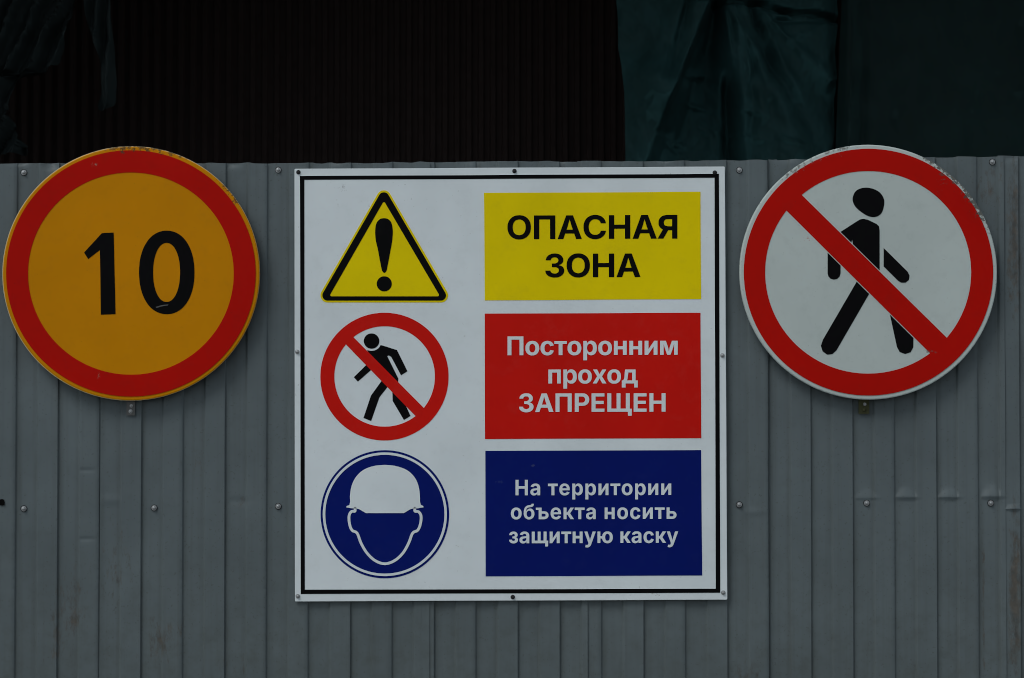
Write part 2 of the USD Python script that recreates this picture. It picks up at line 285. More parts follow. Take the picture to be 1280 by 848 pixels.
paint('board_blue', (0.002, 0.009, 0.13), 0.42, 0.10, dirt=(0.03, 0.04, 0.15), specks=0.12,
      extra=both(chips(625, 603, 0.03, 0.008, BOARD_Y, (0.02, 0.035, 0.16), 0.6, 150.0, 0.6), chips(667, 582, 0.012, 0.006, BOARD_Y, (0.05, 0.065, 0.17), 0.8, 150.0, 0.6)))
paint('board_black', (0.004, 0.004, 0.0045), 0.45, 0.06, spec=0.03)
paint('screw_metal', (0.34, 0.35, 0.355), 0.38, 0.5, metallic=0.8, fine=400.0, spec=0.5)
paint('dark_screw', (0.03, 0.03, 0.032), 0.35, 0.3)
paint('washer_rubber', (0.015, 0.015, 0.016), 0.6, 0.1)
paint('bracket_steel', (0.10, 0.10, 0.098), 0.45, 0.5, metallic=0.6, spec=0.5)
paint('mossy_steel', (0.085, 0.085, 0.045), 0.7, 0.7, dirt=(0.02, 0.025, 0.008), fine=300.0, specks=0.6)
paint('dark_cladding', (0.024, 0.0145, 0.013), 0.7, 0.3, dirt=(0.01, 0.01, 0.01), spec=0.2)
paint('asphalt', (0.055, 0.055, 0.056), 0.85, 0.4, dirt=(0.09, 0.085, 0.08), fine=90.0, specks=0.4, bump=0.3, spec=0.5)
paint('dark_hole', (0.004, 0.004, 0.004), 0.9, 0.0)

RIDGE = 0.0058
K0 = at(438.0, 780, 0)[0]                       # right edge of a ridge
PITCHX = at(438.0 + 52.36, 780, 0)[0] - K0      # about 0.115 m
SLOPE = 0.0078
WIDTH = 24.1 / 52.36 * PITCHX                   # flat of a ridge

def fence_rust(nodes, links, last):
    """Rust freckles and brown streaks: low on the left sheets, along the right edge strip."""
    def mask(k, px, py, rx, rz, gain):
        c = at(px, py, 0)
        nodes.update({
            'o' + k: ('mapping', {'location': (-c[0] / rx, 0, -c[2] / rz), 'scale': (1 / rx, 0, 1 / rz)}),
            'l' + k: ('vector_math', {'math_type': 'length'}),
            'm' + k: ('map_range', {'from_min': 0.0, 'from_max': 1.0, 'to_min': gain + 0.085, 'to_max': -0.07}),
            'c' + k: ('math', {'math_type': 'maximum', 'value2': -0.25}),
        })
        links.extend([('g.position', f'o{k}.vector'), (f'o{k}.vector', f'l{k}.vector1'), (f'l{k}.value', f'm{k}.value'), (f'm{k}.result', f'c{k}.value1')])
        return f'c{k}.value'
    nodes.update({
        'rn': ('noise_texture', {'scale': 38.0, 'detail': 7.0, 'roughness': 0.75}),
        'rs': ('mapping', {'scale': (1.6, 1.0, 0.55)}),
        'rt': ('map_range', {'from_min': 0.58, 'from_max': 0.76, 'to_min': 0.0, 'to_max': 0.7, 'clamp': True}),
        'rcn': ('noise_texture', {'scale': 60.0, 'detail': 2.0}),
        'rc': ('rgb_ramp', {'ramp': [(0.3, (0.040, 0.034, 0.028)), (0.6, (0.088, 0.063, 0.042)), (0.8, (0.13, 0.10, 0.075))]}),
        'rmix': ('mix', {}),
    })
    links.extend([('g.position', 'rs.vector'), ('rs.vector', 'rn.vector'), ('g.position', 'rcn.vector'), ('rcn.fac', 'rc.fac')])
    total = None
    for i, (px, py, rx, rz, gain) in enumerate([(92, 760, 0.06, 0.20, 0.10), (72, 785, 0.03, 0.22, 0.12), (200, 800, 0.10, 0.10, 0.10), (290, 840, 0.10, 0.08, 0.04), (305, 628, 0.03, 0.03, 0.06),
                                                (1268, 300, 0.034, 0.34, 0.22), (1268, 740, 0.034, 0.34, 0.24), (1235, 240, 0.07, 0.12, 0.06), (935, 845, 0.10, 0.05, 0.09), (250, 580, 0.05, 0.08, 0.03),
                                                (150, 715, 0.10, 0.22, 0.02), (1229, 760, 0.008, 0.5, 0.1)]):
        m = mask(f'r{i}', px, py, rx, rz, gain)
        if total is None:
            total = m
        else:
            nodes[f'mx{i}'] = ('math', {'math_type': 'maximum'})
            links.extend([(total, f'mx{i}.value1'), (m, f'mx{i}.value2')])
            total = f'mx{i}.value'
    nodes['radd'] = ('math', {'math_type': 'add'})
    links.extend([('rn.fac', 'radd.value1'), (total, 'radd.value2'), ('radd.value', 'rt.value'), ('rt.result', 'rmix.fac'), (last, 'rmix.color1'), ('rc.color', 'rmix.color2')])
    # faint vertical water marks
    nodes.update({
        'wm': ('mapping', {'scale': (60.0, 1.0, 1.2)}),
        'wn': ('noise_texture', {'scale': 1.0, 'detail': 4.0, 'roughness': 0.6}),
        'wr': ('map_range', {'from_min': 0.5, 'from_max': 0.75, 'to_min': 0.0, 'to_max': 0.22, 'clamp': True}),
        'wx': ('mix', {'color2': (0.055, 0.055, 0.052)}),
    })
    links.extend([('g.position', 'wm.vector'), ('wm.vector', 'wn.vector'), ('wn.fac', 'wr.value'), ('wr.result', 'wx.fac'), ('rmix.color', 'wx.color1')])
    # dirt settled in the corners beside the ridges, greener and thicker towards the foot of the fence
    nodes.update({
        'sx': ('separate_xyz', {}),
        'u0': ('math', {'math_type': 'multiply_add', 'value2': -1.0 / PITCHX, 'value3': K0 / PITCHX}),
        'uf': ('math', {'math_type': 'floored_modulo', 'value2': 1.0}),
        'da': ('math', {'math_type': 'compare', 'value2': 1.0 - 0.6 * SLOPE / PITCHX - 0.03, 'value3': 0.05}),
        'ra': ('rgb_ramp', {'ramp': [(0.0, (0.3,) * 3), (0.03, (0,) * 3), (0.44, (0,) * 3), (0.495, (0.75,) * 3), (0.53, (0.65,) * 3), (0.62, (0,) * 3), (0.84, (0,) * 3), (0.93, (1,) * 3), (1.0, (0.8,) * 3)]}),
        'fm': ('mapping', {'scale': (30.0, 1.0, 5.0)}),
        'fn': ('noise_texture', {'scale': 1.0, 'detail': 6.0, 'roughness': 0.7}),
        'fr': ('map_range', {'from_min': 0.38, 'from_max': 0.68, 'to_min': 0.06, 'to_max': 0.42, 'clamp': True}),
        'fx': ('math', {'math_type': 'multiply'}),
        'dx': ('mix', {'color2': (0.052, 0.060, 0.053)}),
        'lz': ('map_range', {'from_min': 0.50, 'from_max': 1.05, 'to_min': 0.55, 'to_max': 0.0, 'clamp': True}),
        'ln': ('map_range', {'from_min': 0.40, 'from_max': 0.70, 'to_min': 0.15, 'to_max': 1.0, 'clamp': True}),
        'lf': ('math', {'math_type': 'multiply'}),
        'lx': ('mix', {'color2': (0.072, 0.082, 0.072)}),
    })
    del nodes['da']
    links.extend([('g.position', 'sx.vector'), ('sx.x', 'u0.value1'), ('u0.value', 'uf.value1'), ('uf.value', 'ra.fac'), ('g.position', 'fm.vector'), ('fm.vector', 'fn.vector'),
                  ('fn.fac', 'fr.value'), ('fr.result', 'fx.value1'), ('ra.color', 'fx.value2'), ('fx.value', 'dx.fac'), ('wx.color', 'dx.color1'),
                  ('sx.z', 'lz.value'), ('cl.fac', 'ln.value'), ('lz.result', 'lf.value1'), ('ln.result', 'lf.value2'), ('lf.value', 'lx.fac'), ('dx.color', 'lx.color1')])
    return 'lx.color'
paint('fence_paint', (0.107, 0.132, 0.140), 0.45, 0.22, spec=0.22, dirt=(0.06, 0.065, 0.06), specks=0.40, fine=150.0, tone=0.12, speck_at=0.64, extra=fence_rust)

for kind, dark, light in (('netting', (0.008, 0.034, 0.034), (0.019, 0.068, 0.072)), ('dark_netting', (0.0035, 0.0155, 0.015), (0.0075, 0.027, 0.0265))):
  M[kind] = usdkit.material(stage, f'/World/Looks/{kind}', {
    'g': ('geometry', {}),
    'wx': ('wave_texture', {'wave_type': 'bands', 'bands_direction': 'x', 'scale': 90.0, 'distortion': 0.6}),
    'wz': ('wave_texture', {'wave_type': 'bands', 'bands_direction': 'z', 'scale': 90.0, 'distortion': 0.6}),
    'n': ('noise_texture', {'scale': 6.0, 'detail': 6.0, 'roughness': 0.65}),
    'col': ('rgb_ramp', {'ramp': [(0.3, dark), (0.7, light)]}),
    'add': ('math', {'math_type': 'add'}),
    'b': ('bump', {'strength': 0.25, 'distance': 0.001}),
    'p': ('principled_bsdf', {'roughness': 0.75, 'specular_ior_level': 0.25}),
    't': ('translucent_bsdf', {'color': (0.02, 0.08, 0.07)}),
    'mx': ('mix_closure', {'fac': 0.15}),
}, [('g.position', 'wx.vector'), ('g.position', 'wz.vector'), ('g.position', 'n.vector'), ('n.fac', 'col.fac'), ('col.color', 'p.base_color'),
    ('wx.fac', 'add.value1'), ('wz.fac', 'add.value2'), ('add.value', 'b.height'), ('b.normal', 'p.normal'), ('p.BSDF', 'mx.closure1'), ('t.BSDF', 'mx.closure2')], surface='mx.closure')
M['grey_netting'] = usdkit.material(stage, '/World/Looks/grey_netting', {
    'g': ('geometry', {}),
    'n': ('noise_texture', {'scale': 7.0, 'detail': 6.0, 'roughness': 0.65}),
    'col': ('rgb_ramp', {'ramp': [(0.3, (0.007, 0.0125, 0.013)), (0.7, (0.016, 0.025, 0.026))]}),
    'p': ('principled_bsdf', {'roughness': 0.75, 'specular_ior_level': 0.25}),
}, [('g.position', 'n.vector'), ('n.fac', 'col.fac'), ('col.color', 'p.base_color')], surface='p.BSDF')

# ------------------------------------------------------------------ ground
g = 150.0
n = 40
gx = np.linspace(-g, g, n + 1)
X, Y = np.meshgrid(gx, gx, indexing='ij')
v = np.column_stack([X.ravel(), Y.ravel(), np.zeros(X.size)])
idx = np.arange((n + 1) ** 2).reshape(n + 1, n + 1)
f = np.column_stack([idx[:-1, :-1].ravel(), idx[1:, :-1].ravel(), idx[1:, 1:].ravel(), idx[:-1, 1:].ravel()])
obj('ground', (v, f), 'asphalt', kind='structure')

# ------------------------------------------------------------------ fence of profiled metal sheets
def profile(x):
    """How far the sheet stands forward at x."""
    u = np.mod(K0 - np.asarray(x), PITCHX)      # 0 at the right edge, grows to the left
    t = np.clip(np.minimum((u + SLOPE - PITCHX) / SLOPE * (u > PITCHX / 2) + (u <= PITCHX / 2), (WIDTH + SLOPE - u) / SLOPE), 0, 1)
    return RIDGE * (0.45 * t + 0.55 * t * t * (3 - 2 * t))          # bends rolled with a small radius

top_px = np.array([(-900, 208), (-40, 205.5), (60, 204), (128, 204), (380, 204.5), (500, 203.5), (640, 202), (760, 202), (905, 201), (962, 200.5), (1235, 196), (1256, 195), (1300, 196), (2200, 196)])
top_x = np.array([at(a, b, 0)[0] for a, b in top_px])
top_z = np.array([at(a, b, 0)[2] for a, b in top_px])
def fence_top(x):
    return np.interp(x, top_x, top_z)

# (px, py, width px, height px, depth m): pinches and bent bits of the edge, read off the photograph
DENTS = [(1133, 621, 12, 11, 0.0075, 1), (1186, 621, 12, 10, 0.0075, 1), (1240, 620, 11, 12, 0.010, 1), (1266, 636, 8, 5, 0.008, 1), (1083, 622, 13, 9, 0.0035, 1), (108, 588, 9, 3, -0.002), (108, 674, 9, 3, -0.002),
         (64, 203, 8, 9, -0.014), (25, 203, 8, 3.5, -0.008), (240, 204, 10, 4, -0.004), (290, 205, 8, 5, -0.005), (418, 203, 9, 4, -0.005), (590, 202, 12, 4, -0.004), (700, 201, 8, 4, -0.005), (830, 200, 8, 3, -0.006), (985, 199, 10, 4, -0.004), (1110, 198, 9, 3, -0.004),
         (1262, 198, 8, 5, -0.004), (300, 627, 14, 5, -0.002), (140, 625, 14, 6, 0.002), (943, 640, 12, 5, 0.002), (1018, 700, 20, 30, 0.0015)]
DENT = [(at(d[0], d[1], 0), d[2] / 457.0, d[3] / 457.0, d[4], len(d) > 5) for d in DENTS]
SCREW_ROWS = [at(0, 214, 0)[2], at(0, 632, 0)[2]]

fence = thing('metal_fence', (0, 0, 0), 'grey corrugated metal fence carrying the three signs', 'fence')

def fence_sheet(px0, px1, y_off, seed):
    x0, x1 = at(px0, 780, 0)[0], at(px1, 780, 0)[0]
    k0, k1 = math.floor((x0 - K0) / PITCHX) - 1, math.ceil((x1 - K0) / PITCHX) + 1
    brk = [0, 0.25, 0.5, 0.75, 1]
    xs = [x0, x0 + 0.003, x1 - 0.003, x1]
    for k in range(k0, k1 + 1):
        r = K0 + k * PITCHX
        l = r - WIDTH
        for a in (r - .002, r, r + SLOPE * .06, r + SLOPE * .2, r + SLOPE * .5, r + SLOPE * .8, r + SLOPE * .94, r + SLOPE, r + SLOPE + .002, l + .002, l, l - SLOPE * .06, l - SLOPE * .2, l - SLOPE * .5, l - SLOPE * .8, l - SLOPE * .94, l - SLOPE, l - SLOPE - .002, l + WIDTH * .25, l + WIDTH * .5, l + WIDTH * .75,
                  r + SLOPE + 0.012, r + SLOPE + 0.026, r + SLOPE + 0.04):
            if x0 < a < x1:
                xs.append(a)
    xs = np.unique(np.round(xs, 5))
    t = np.unique(np.concatenate([np.linspace(0.02, 0.30, 8), np.linspace(0.30, 1.0, 60), [0.9975, 0.994, 0.988, 0.982]] + [np.clip((d[0][2] + np.linspace(-1.2, 1.6, 15) * d[2]) / 2.0, 0.02, 0.9975) for d in DENT]))
    X, T = np.meshgrid(xs, t, indexing='ij')
    Z = T * fence_top(X)
    rag = (meshkit.noise(np.stack([X * 40, np.full_like(X, seed * 7.3), np.zeros_like(X)], -1), 3) - 0.5) * 0.004
    Z = Z + rag * (T > 0.999)
    F = profile(X)
    F = F + (meshkit.fbm(np.stack([X * 5, np.full_like(X, seed), Z * 2.0], -1), 3, seed) - 0.5) * 0.006
    F = F + (meshkit.fbm(np.stack([X * 30, np.full_like(X, seed), Z * 9.0], -1), 2, seed + 9) - 0.5) * 0.0009
    for c, w, h, dep, crease in DENT:                # a crease swells from above and ends in a sharp fold
        hh = np.where(Z < c[2], h * 0.28, h) if crease else h
        ww = w * np.clip(1 - 0.55 * (Z - c[2]) / h, 0.3, 1) if crease else w
        F = F + dep * np.exp(-((X - c[0]) / ww) ** 4) * np.exp(-((Z - c[2]) / hh) ** 2)
    edge = np.minimum(X - x0, x1 - X)
    F = F + (0.0012 if y_off else 0.0) * np.clip(1 - edge / 0.02, 0, 1) * (0.6 + 0.8 * meshkit.noise(np.stack([X * 0, np.full_like(X, seed), Z * 3], -1), 5))
    Yf = -y_off - F
    m, nn = X.shape
    front = np.stack([X, Yf, Z], -1).reshape(-1, 3)
    back = np.stack([X, Yf + 0.0008, Z], -1).reshape(-1, 3)
    i = np.arange(m * nn).reshape(m, nn)
    q = lambda a, b, c, d: np.column_stack([a.ravel(), b.ravel(), c.ravel(), d.ravel()])
    o = m * nn
    quads = [q(i[:-1, :-1], i[1:, :-1], i[1:, 1:], i[:-1, 1:]), q(i[:-1, :-1], i[:-1, 1:], i[1:, 1:], i[1:, :-1]) + o,
             q(i[:-1, -1], i[1:, -1], i[1:, -1] + o, i[:-1, -1] + o), q(i[1:, 0], i[:-1, 0], i[:-1, 0] + o, i[1:, 0] + o),
             q(i[0, 1:], i[0, :-1], i[0, :-1] + o, i[0, 1:] + o)[:, ::-1], q(i[-1, :-1], i[-1, 1:], i[-1, 1:] + o, i[-1, :-1] + o)[:, ::-1]]
    quads[2:] = [k + 2 * o for k in quads[2:]]                      # the cut edges stay crisp
    qs = np.vstack(quads)
    tri = np.vstack([qs[:, [0, 1, 2]], qs[:, [0, 2, 3]]])
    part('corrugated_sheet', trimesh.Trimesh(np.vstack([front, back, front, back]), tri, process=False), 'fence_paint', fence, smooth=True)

SHEETS = [(-880, -390, 0.0016), (-402, 137, 0.0), (124.6, 537, 0.0024), (526, 734.5, 0.0011), (722, 973, 0.0), (961.5, 1257, 0.0022), (1250, 1760, 0.0), (1748, 2200, 0.0016)]
for k, (a, b, off) in enumerate(SHEETS):
    fence_sheet(a, b, off, k + 1)

def screw_mesh(c, washer=0.0074, hexr=0.0050, h=0.0045):
    """Hex head on a washer, axis towards -y, seated at c."""
    w = trimesh.creation.cylinder(washer, 0.0016, sections=18)
    w.apply_translation([0, 0, 0.0008])
    dome = trimesh.creation.cylinder(washer * 0.86, 0.0010, sections=18)
    dome.apply_translation([0, 0, 0.0021])
    hx = trimesh.creation.cylinder(hexr, h, sections=6)
    hx.apply_translation([0, 0, 0.0026 + h / 2])
    cap = trimesh.creation.icosphere(subdivisions=2, radius=hexr * 0.86)
    cap.vertices[:, 2] *= 0.35
    cap.apply_translation([0, 0, 0.0026 + h])
    m = trimesh.util.concatenate([w, dome, hx, cap])
    m.apply_transform(trimesh.transformations.rotation_matrix(math.pi / 2, [1, 0, 0]))
    m.apply_translation(c)
    return m

def sheet_off(px):
    return max(off for a, b, off in SHEETS if a <= px <= b)
for px, py in [(30, 216), (348, 213), (193, 215), (924, 213), (1240, 203), (1083, 210), (30, 636), (193, 635), (348, 633), (924, 631), (1083, 629), (1238, 629), (-128, 637), (-128, 217), (-286, 637), (1396, 628), (1396, 203), (1553, 628)]:
    c = at(px, py, 0)
    c[1] = -profile(c[0]) - sheet_off(px) - 0.0012
    s = part('screw', screw_mesh(c), 'screw_metal', fence, smooth=30)
    ring = trimesh.creation.annulus(0.0070, 0.0090, 0.0020, sections=24)
    ring.apply_transform(trimesh.transformations.rotation_matrix(math.pi / 2, [1, 0, 0]))
    ring.apply_translation(c - [0, 0.0004, 0])
    part('washer', ring, 'washer_rubber', s, smooth=30)
for px, py, r in [(3, 628, 4.0), (373, 207.5, 1.3)]:
    c = at(px, py, 0)
    hole = trimesh.creation.cylinder(r / 457, 0.0016, sections=10)
    hole.vertices += np.random.default_rng(int(px)).normal(0, r / 457 * 0.12, hole.vertices.shape) * [1, 1, 0]
    hole.apply_transform(trimesh.transformations.rotation_matrix(math.pi / 2, [1, 0, 0]))
    hole.apply_translation([c[0], -profile(c[0]) - 0.0032, c[2]])
    part('screw_hole', hole, 'dark_hole', fence)

# ------------------------------------------------------------------ round signs
def disc(cx, cy, rx, ry, y):
    """Pressed steel disc with a rolled rim, front in the plane y."""
    c, ex, ez = at(cx, cy, y), at(cx + rx, cy, y), at(cx, cy - ry, y)
    sx, sz = ex[0] - c[0], ez[2] - c[2]
    R = 1.0
    e = 0.0045 / sx
    prof = [(0, 0)] + [(R - e + e * math.sin(a), -(0.0045 - 0.0045 * math.cos(a))) for a in np.linspace(0, math.pi / 2, 7)] + [(R, -0.014), (R - 0.4 * e, -0.017), (R - 3 * e, -0.0175), (R - 4 * e, -0.006), (0, -0.0055)]
    n = 144
    t = np.arange(n) * 2 * math.pi / n
    v, f = [], []
    for r, d in prof:
        v += [(c[0] + r * sx * math.cos(a), y - d, c[2] + r * sz * math.sin(a)) for a in t]
    for j in range(len(prof) - 1):
        for i in range(n):
            i2 = (i + 1) % n
            a, b, cc, d = j * n + i, j * n + i2, (j + 1) * n + i2, (j + 1) * n + i
            if j: f.append((a, b, cc))
            if j < len(prof) - 2: f.append((a, cc, d))
    m = trimesh.Trimesh(v, f, process=False)
    m.merge_vertices()
    if m.volume < 0:
        m.invert()
    return m

def sign_bracket(sign, px0, px1, py0, py1, mat):
    a, b = at(px0, py0, -0.012), at(px1, py1, -0.012)
    w, h = b[0] - a[0], a[2] - b[2]
    strip = trimesh.creation.box((w, 0.003, h)); strip.apply_translation([(a[0] + b[0]) / 2, -0.0125, (a[2] + b[2]) / 2])
    spacer = trimesh.creation.box((w * 1.6, 0.0145, 0.05)); spacer.apply_translation([(a[0] + b[0]) / 2, -0.0215, a[2] - 0.03])
    br = part('bracket', strip, mat, sign)
    part('clamp', spacer, mat, br)
    part('screw', screw_mesh([(a[0] + b[0]) / 2, -0.014, b[2] + 0.011], 0.0055, 0.004, 0.003), 'screw_metal' if mat == 'bracket_steel' else mat, br, smooth=30)
    part('screw', screw_mesh([(a[0] + b[0]) / 2 + 0.002, -0.014, b[2] + 0.026], 0.0045, 0.0032, 0.003), 'screw_metal', br, smooth=30)

L1, L2, L3 = SIGN_Y - 0.0008, SIGN_Y - 0.0016, SIGN_Y - 0.0024
# speed sign
c0 = at(163.8, 341.8, SIGN_Y)
speed = thing('speed_sign', (c0[0], SIGN_Y, c0[2]), 'round orange speed limit sign with red border reading 10', 'sign')
dsc = part('disc', disc(163.8, 341.8, 160.6, 158.6, SIGN_Y), 'sign_orange', speed, smooth=35)
def bead(cx, cy, rx, ry, y, r):
    c, ex, ez = at(cx, cy, y), at(cx + rx, cy, y), at(cx, cy - ry, y)
    n, k = 160, 10
    A, B = np.meshgrid(np.arange(n) * 2 * math.pi / n, np.arange(k) * 2 * math.pi / k, indexing='ij')
    X = c[0] + (ex[0] - c[0] + r * np.cos(B)) * np.cos(A)
    Z = c[2] + (ez[2] - c[2] + r * np.cos(B)) * np.sin(A)
    v = np.stack([X, y + r * np.sin(B), Z], -1).reshape(-1, 3)
    i = np.arange(n * k).reshape(n, k)
    j, l = np.roll(i, -1, 0), np.roll(i, -1, 1)
    jl = np.roll(j, -1, 1)
    m = trimesh.Trimesh(v, np.vstack([np.column_stack([i.ravel(), j.ravel(), jl.ravel()]), np.column_stack([i.ravel(), jl.ravel(), l.ravel()])]), process=False)
    if m.volume < 0:
        m.invert()
    return m
part('rim_bead', bead(163.8, 341.8, 159.9, 157.9, SIGN_Y + 0.0042, 0.0022), 'sign_rim', dsc, smooth=True, label='pale worn edge of the sign')
part('face', sheet(ellipse(163.8, 341.8, 142, 140), L1, 0.0007), 'sign_orange', speed)
part('red_border', sheet(ellipse(163.6, 342.0, 156.0, 154.0).difference(ellipse(163.6, 342.2, 128.6, 126.4)), L2, 0.0014), 'speed_sign_red', speed)
C2 = crop(0, 180, 330 / 848)
part('numeral_one', sheet(Polygon(C2([(270, 349), (327, 287), (365, 285), (371, 547), (324, 549), (321, 341), (283, 370)])), L2), 'sign_black', speed)
def superellipse(cx, cy, rx, ry, p, n=96):
    t = np.arange(n) * 2 * math.pi / n
    return [(cx + rx * np.sign(math.cos(a)) * abs(math.cos(a)) ** (2 / p), cy + ry * np.sign(math.sin(a)) * abs(math.sin(a)) ** (2 / p)) for a in t]
zero = Polygon(C2(superellipse(535.5, 413, 89, 134, 2.15))).difference(Polygon(C2(superellipse(535, 413, 43.5, 95, 2.1))))
part('numeral_zero', sheet(zero, L2), 'sign_black', speed)
scratch = Polygon(C2([(500, 524), (520, 518), (541, 516), (539, 519), (520, 522), (503, 527)]))
part('scratch', sheet(scratch, L3, 0.0004), 'bracket_steel', speed)
sign_bracket(speed, 158.3, 168.8, 470, 519.5, 'bracket_steel')

# pedestrian sign
c1 = at(1085.6, 340.2, SIGN_Y)
ped = thing('no_pedestrians_sign', (c1[0], SIGN_Y, c1[2]), 'round white and red sign with a crossed out walking figure, right of the board', 'sign')
C = crop(900, 160, 380 / 895)
part('disc', disc(1085.6, 340.2, 161.0, 159.2, SIGN_Y), 'sign_white', ped, smooth=35)
outer, inner = ellipse(1085.6, 340.4, 155.8, 154.2), ellipse(1085.2, 340.6, 128.8, 126.6)
slash = Polygon(C([(225, 182), (686, 636), (636, 681), (178, 226)])).intersection(ellipse(1085.6, 340.4, 150, 150))
red = outer.difference(inner).union(slash)
part('face', sheet(ellipse(1085.6, 340.3, 142, 140), L1, 0.0007), 'sign_white', ped)
part('red_ring_and_slash', sheet(red, L2, 0.0014), 'sign_red', ped)
headp = Polygon(smooth_poly(C([(391, 205), (400, 186), (420, 177), (445, 178), (469, 189), (482, 208), (483, 228), (476, 250), (462, 261), (444, 262), (425, 254), (403, 237), (393, 222)])))
torso = Polygon(C([(340, 316), (405, 274), (414, 269), (424, 268), (436, 271), (461, 283), (468, 290), (470, 302), (470, 440), (440, 470), (392, 345), (389, 329), (386, 340), (350, 360)]))
arm_l = Polygon(C([(317, 350), (317, 428), (319, 437), (325, 444), (335, 447), (345, 445), (352, 438), (355, 428), (355, 350)]))
arm_r = Polygon(C([(482, 354), (552, 423), (558, 435), (556, 448), (546, 456), (534, 456), (525, 451), (482, 408)]))
leg_l = Polygon(C([(410, 440), (303, 624), (297, 642), (302, 658), (316, 668), (331, 666), (343, 655), (450, 470)]))
leg_r = Polygon(C([(497, 535), (521, 645), (529, 660), (545, 666), (561, 661), (569, 646), (570, 600)]))
figure = union_all([torso, arm_l, arm_r, leg_l, leg_r]).difference(slash.buffer(1.1))
part('walking_figure', sheet(headp.union(figure), L2), 'sign_black', ped)
sign_bracket(ped, 1073, 1086.5, 470, 517.5, 'mossy_steel')

# ------------------------------------------------------------------ the square board
cb = at(638, 481, BOARD_Y)
board = thing('warning_board', (cb[0], BOARD_Y, cb[2]), 'large square white safety board with three pictograms and Cyrillic texts', 'sign')
plate_px = Polygon([(368, 211.2), (906.2, 208.4), (909.2, 750.0), (368.6, 752.2)])
def plate(y, depth, bevel):
    q = np.array([at(a, b, y) for a, b in list(plate_px.exterior.coords)[:-1]])
    c = q.mean(0)
    rings = []
    flat = Polygon(q[:, [0, 2]])
    def ring(inset, r=0.003, k=5):
        """Outline pulled in by inset, its four corners rounded."""
        p = np.array(flat.buffer(-inset - r, join_style='mitre').exterior.coords)[:-1]
        p = p[np.argsort(np.arctan2(p[:, 1] - c[2], p[:, 0] - c[0]))]
        out = []
        for s, x in enumerate(p):
            for t in np.linspace(0, math.pi / 2, k):
                ang = math.pi + s * math.pi / 2 + t
                out.append(x + r * np.array([math.cos(ang), math.sin(ang)]))
        return out
    levels = [(bevel, 0.0), (bevel * 0.3, bevel * 0.3), (0.0, bevel), (0.0, depth)]
    pts = [ring(i) for i, _ in levels]
    v = [(p[0], y + d, p[1]) for rr, (_, d) in zip(pts, levels) for p in rr]
    n = len(pts[0])
    f = []
    for j in range(3):
        for i in range(n):
            a, b = j * n + i, j * n + (i + 1) % n
            f += [(a, b, b + n), (a, b + n, a + n)]
    v.append((c[0], y, c[2])); v.append((c[0], y + depth, c[2]))
    for i in range(n):
        f.append((len(v) - 2, (i + 1) % n, i)); f.append((len(v) - 1, 3 * n + i, 3 * n + (i + 1) % n))
    m = trimesh.Trimesh(v, f, process=False)
    if m.volume < 0:
        m.invert()
    return m
part('panel', plate(BOARD_Y, 0.0050, 0.0016), 'board_white', board, smooth=20)
B1, B2, B3 = BOARD_Y - 0.0007, BOARD_Y - 0.0014, BOARD_Y - 0.0021
frame_o = Polygon([(375.0, 220.3), (898.6, 217.6), (900.3, 741.2), (376.0, 742.7)])
frame_i = Polygon([(380.4, 225.0), (893.2, 222.4), (894.8, 736.2), (381.0, 737.4)])
part('black_border', sheet(frame_o.difference(frame_i), B1), 'board_black', board)

C3 = crop(360, 200, 280 / 1187)
tri = part('warning_triangle', sheet(Polygon(C3([(508, 200), (210, 718), (810, 718)])).buffer(38 * 0.2359, 12), B1), 'board_yellow', board)
tb = Polygon(C3([(508, 200), (210, 718), (809, 718)])).buffer(28 * 0.2359, 12).difference(Polygon(C3([(508, 231), (230, 716), (793, 716)])).buffer(7 * .2359, 6))
part('triangle_border', sheet(tb, B2), 'board_black', tri)
ex = Polygon(smooth_poly(C3([(508, 309), (530, 314), (547, 332), (555, 370), (553, 420), (543, 480), (525, 575), (519, 592), (510, 599), (502, 592), (495, 575), (477, 480), (464, 420), (462, 370), (469, 335), (486, 315)])))
part('exclamation_mark', sheet(ex.union(ellipse(*C3([(510, 657)])[0], 40 * .2359, 40 * .2359, 48)), B2), 'board_black', tri)

C5 = crop(390, 380, 210 / 989)
k5 = 210 / 989
o5, i5 = ellipse(*C5([(426.5, 428.5)])[0], 377.5 * k5, 376 * k5), ellipse(*C5([(427.5, 427.5)])[0], 296 * k5, 295.5 * k5)
sl5 = Polygon(C5([(229, 181), (677, 632), (628, 680), (187, 226)])).intersection(o5.buffer(-4))
ban = part('prohibition_circle', sheet(o5.difference(i5).union(sl5), B1), 'board_red', board)
head5 = ellipse(*C5([(350.5, 219)])[0], 45.5 * k5, 45 * k5, 64)
body5 = union_all([Polygon(C5([(320, 265), (400, 241), (430, 250), (500, 272), (562, 397), (524, 421), (466, 312), (452, 304), (443, 308), (508, 440), (505, 475), (455, 500)])),
                   Polygon(C5([(430, 430), (408, 456), (347, 540), (303, 672), (348, 690), (397, 550), (460, 470)])),
                   Polygon(C5([(472, 500), (475, 572), (541, 684), (580, 660), (557, 610), (500, 500)])),
                   Polygon(C5([(350, 330), (246, 432), (270, 458), (370, 370)]))]).difference(head5.buffer(13 * k5))
part('walking_figure', sheet(head5.union(body5).difference(sl5), B1), 'board_black', ban)

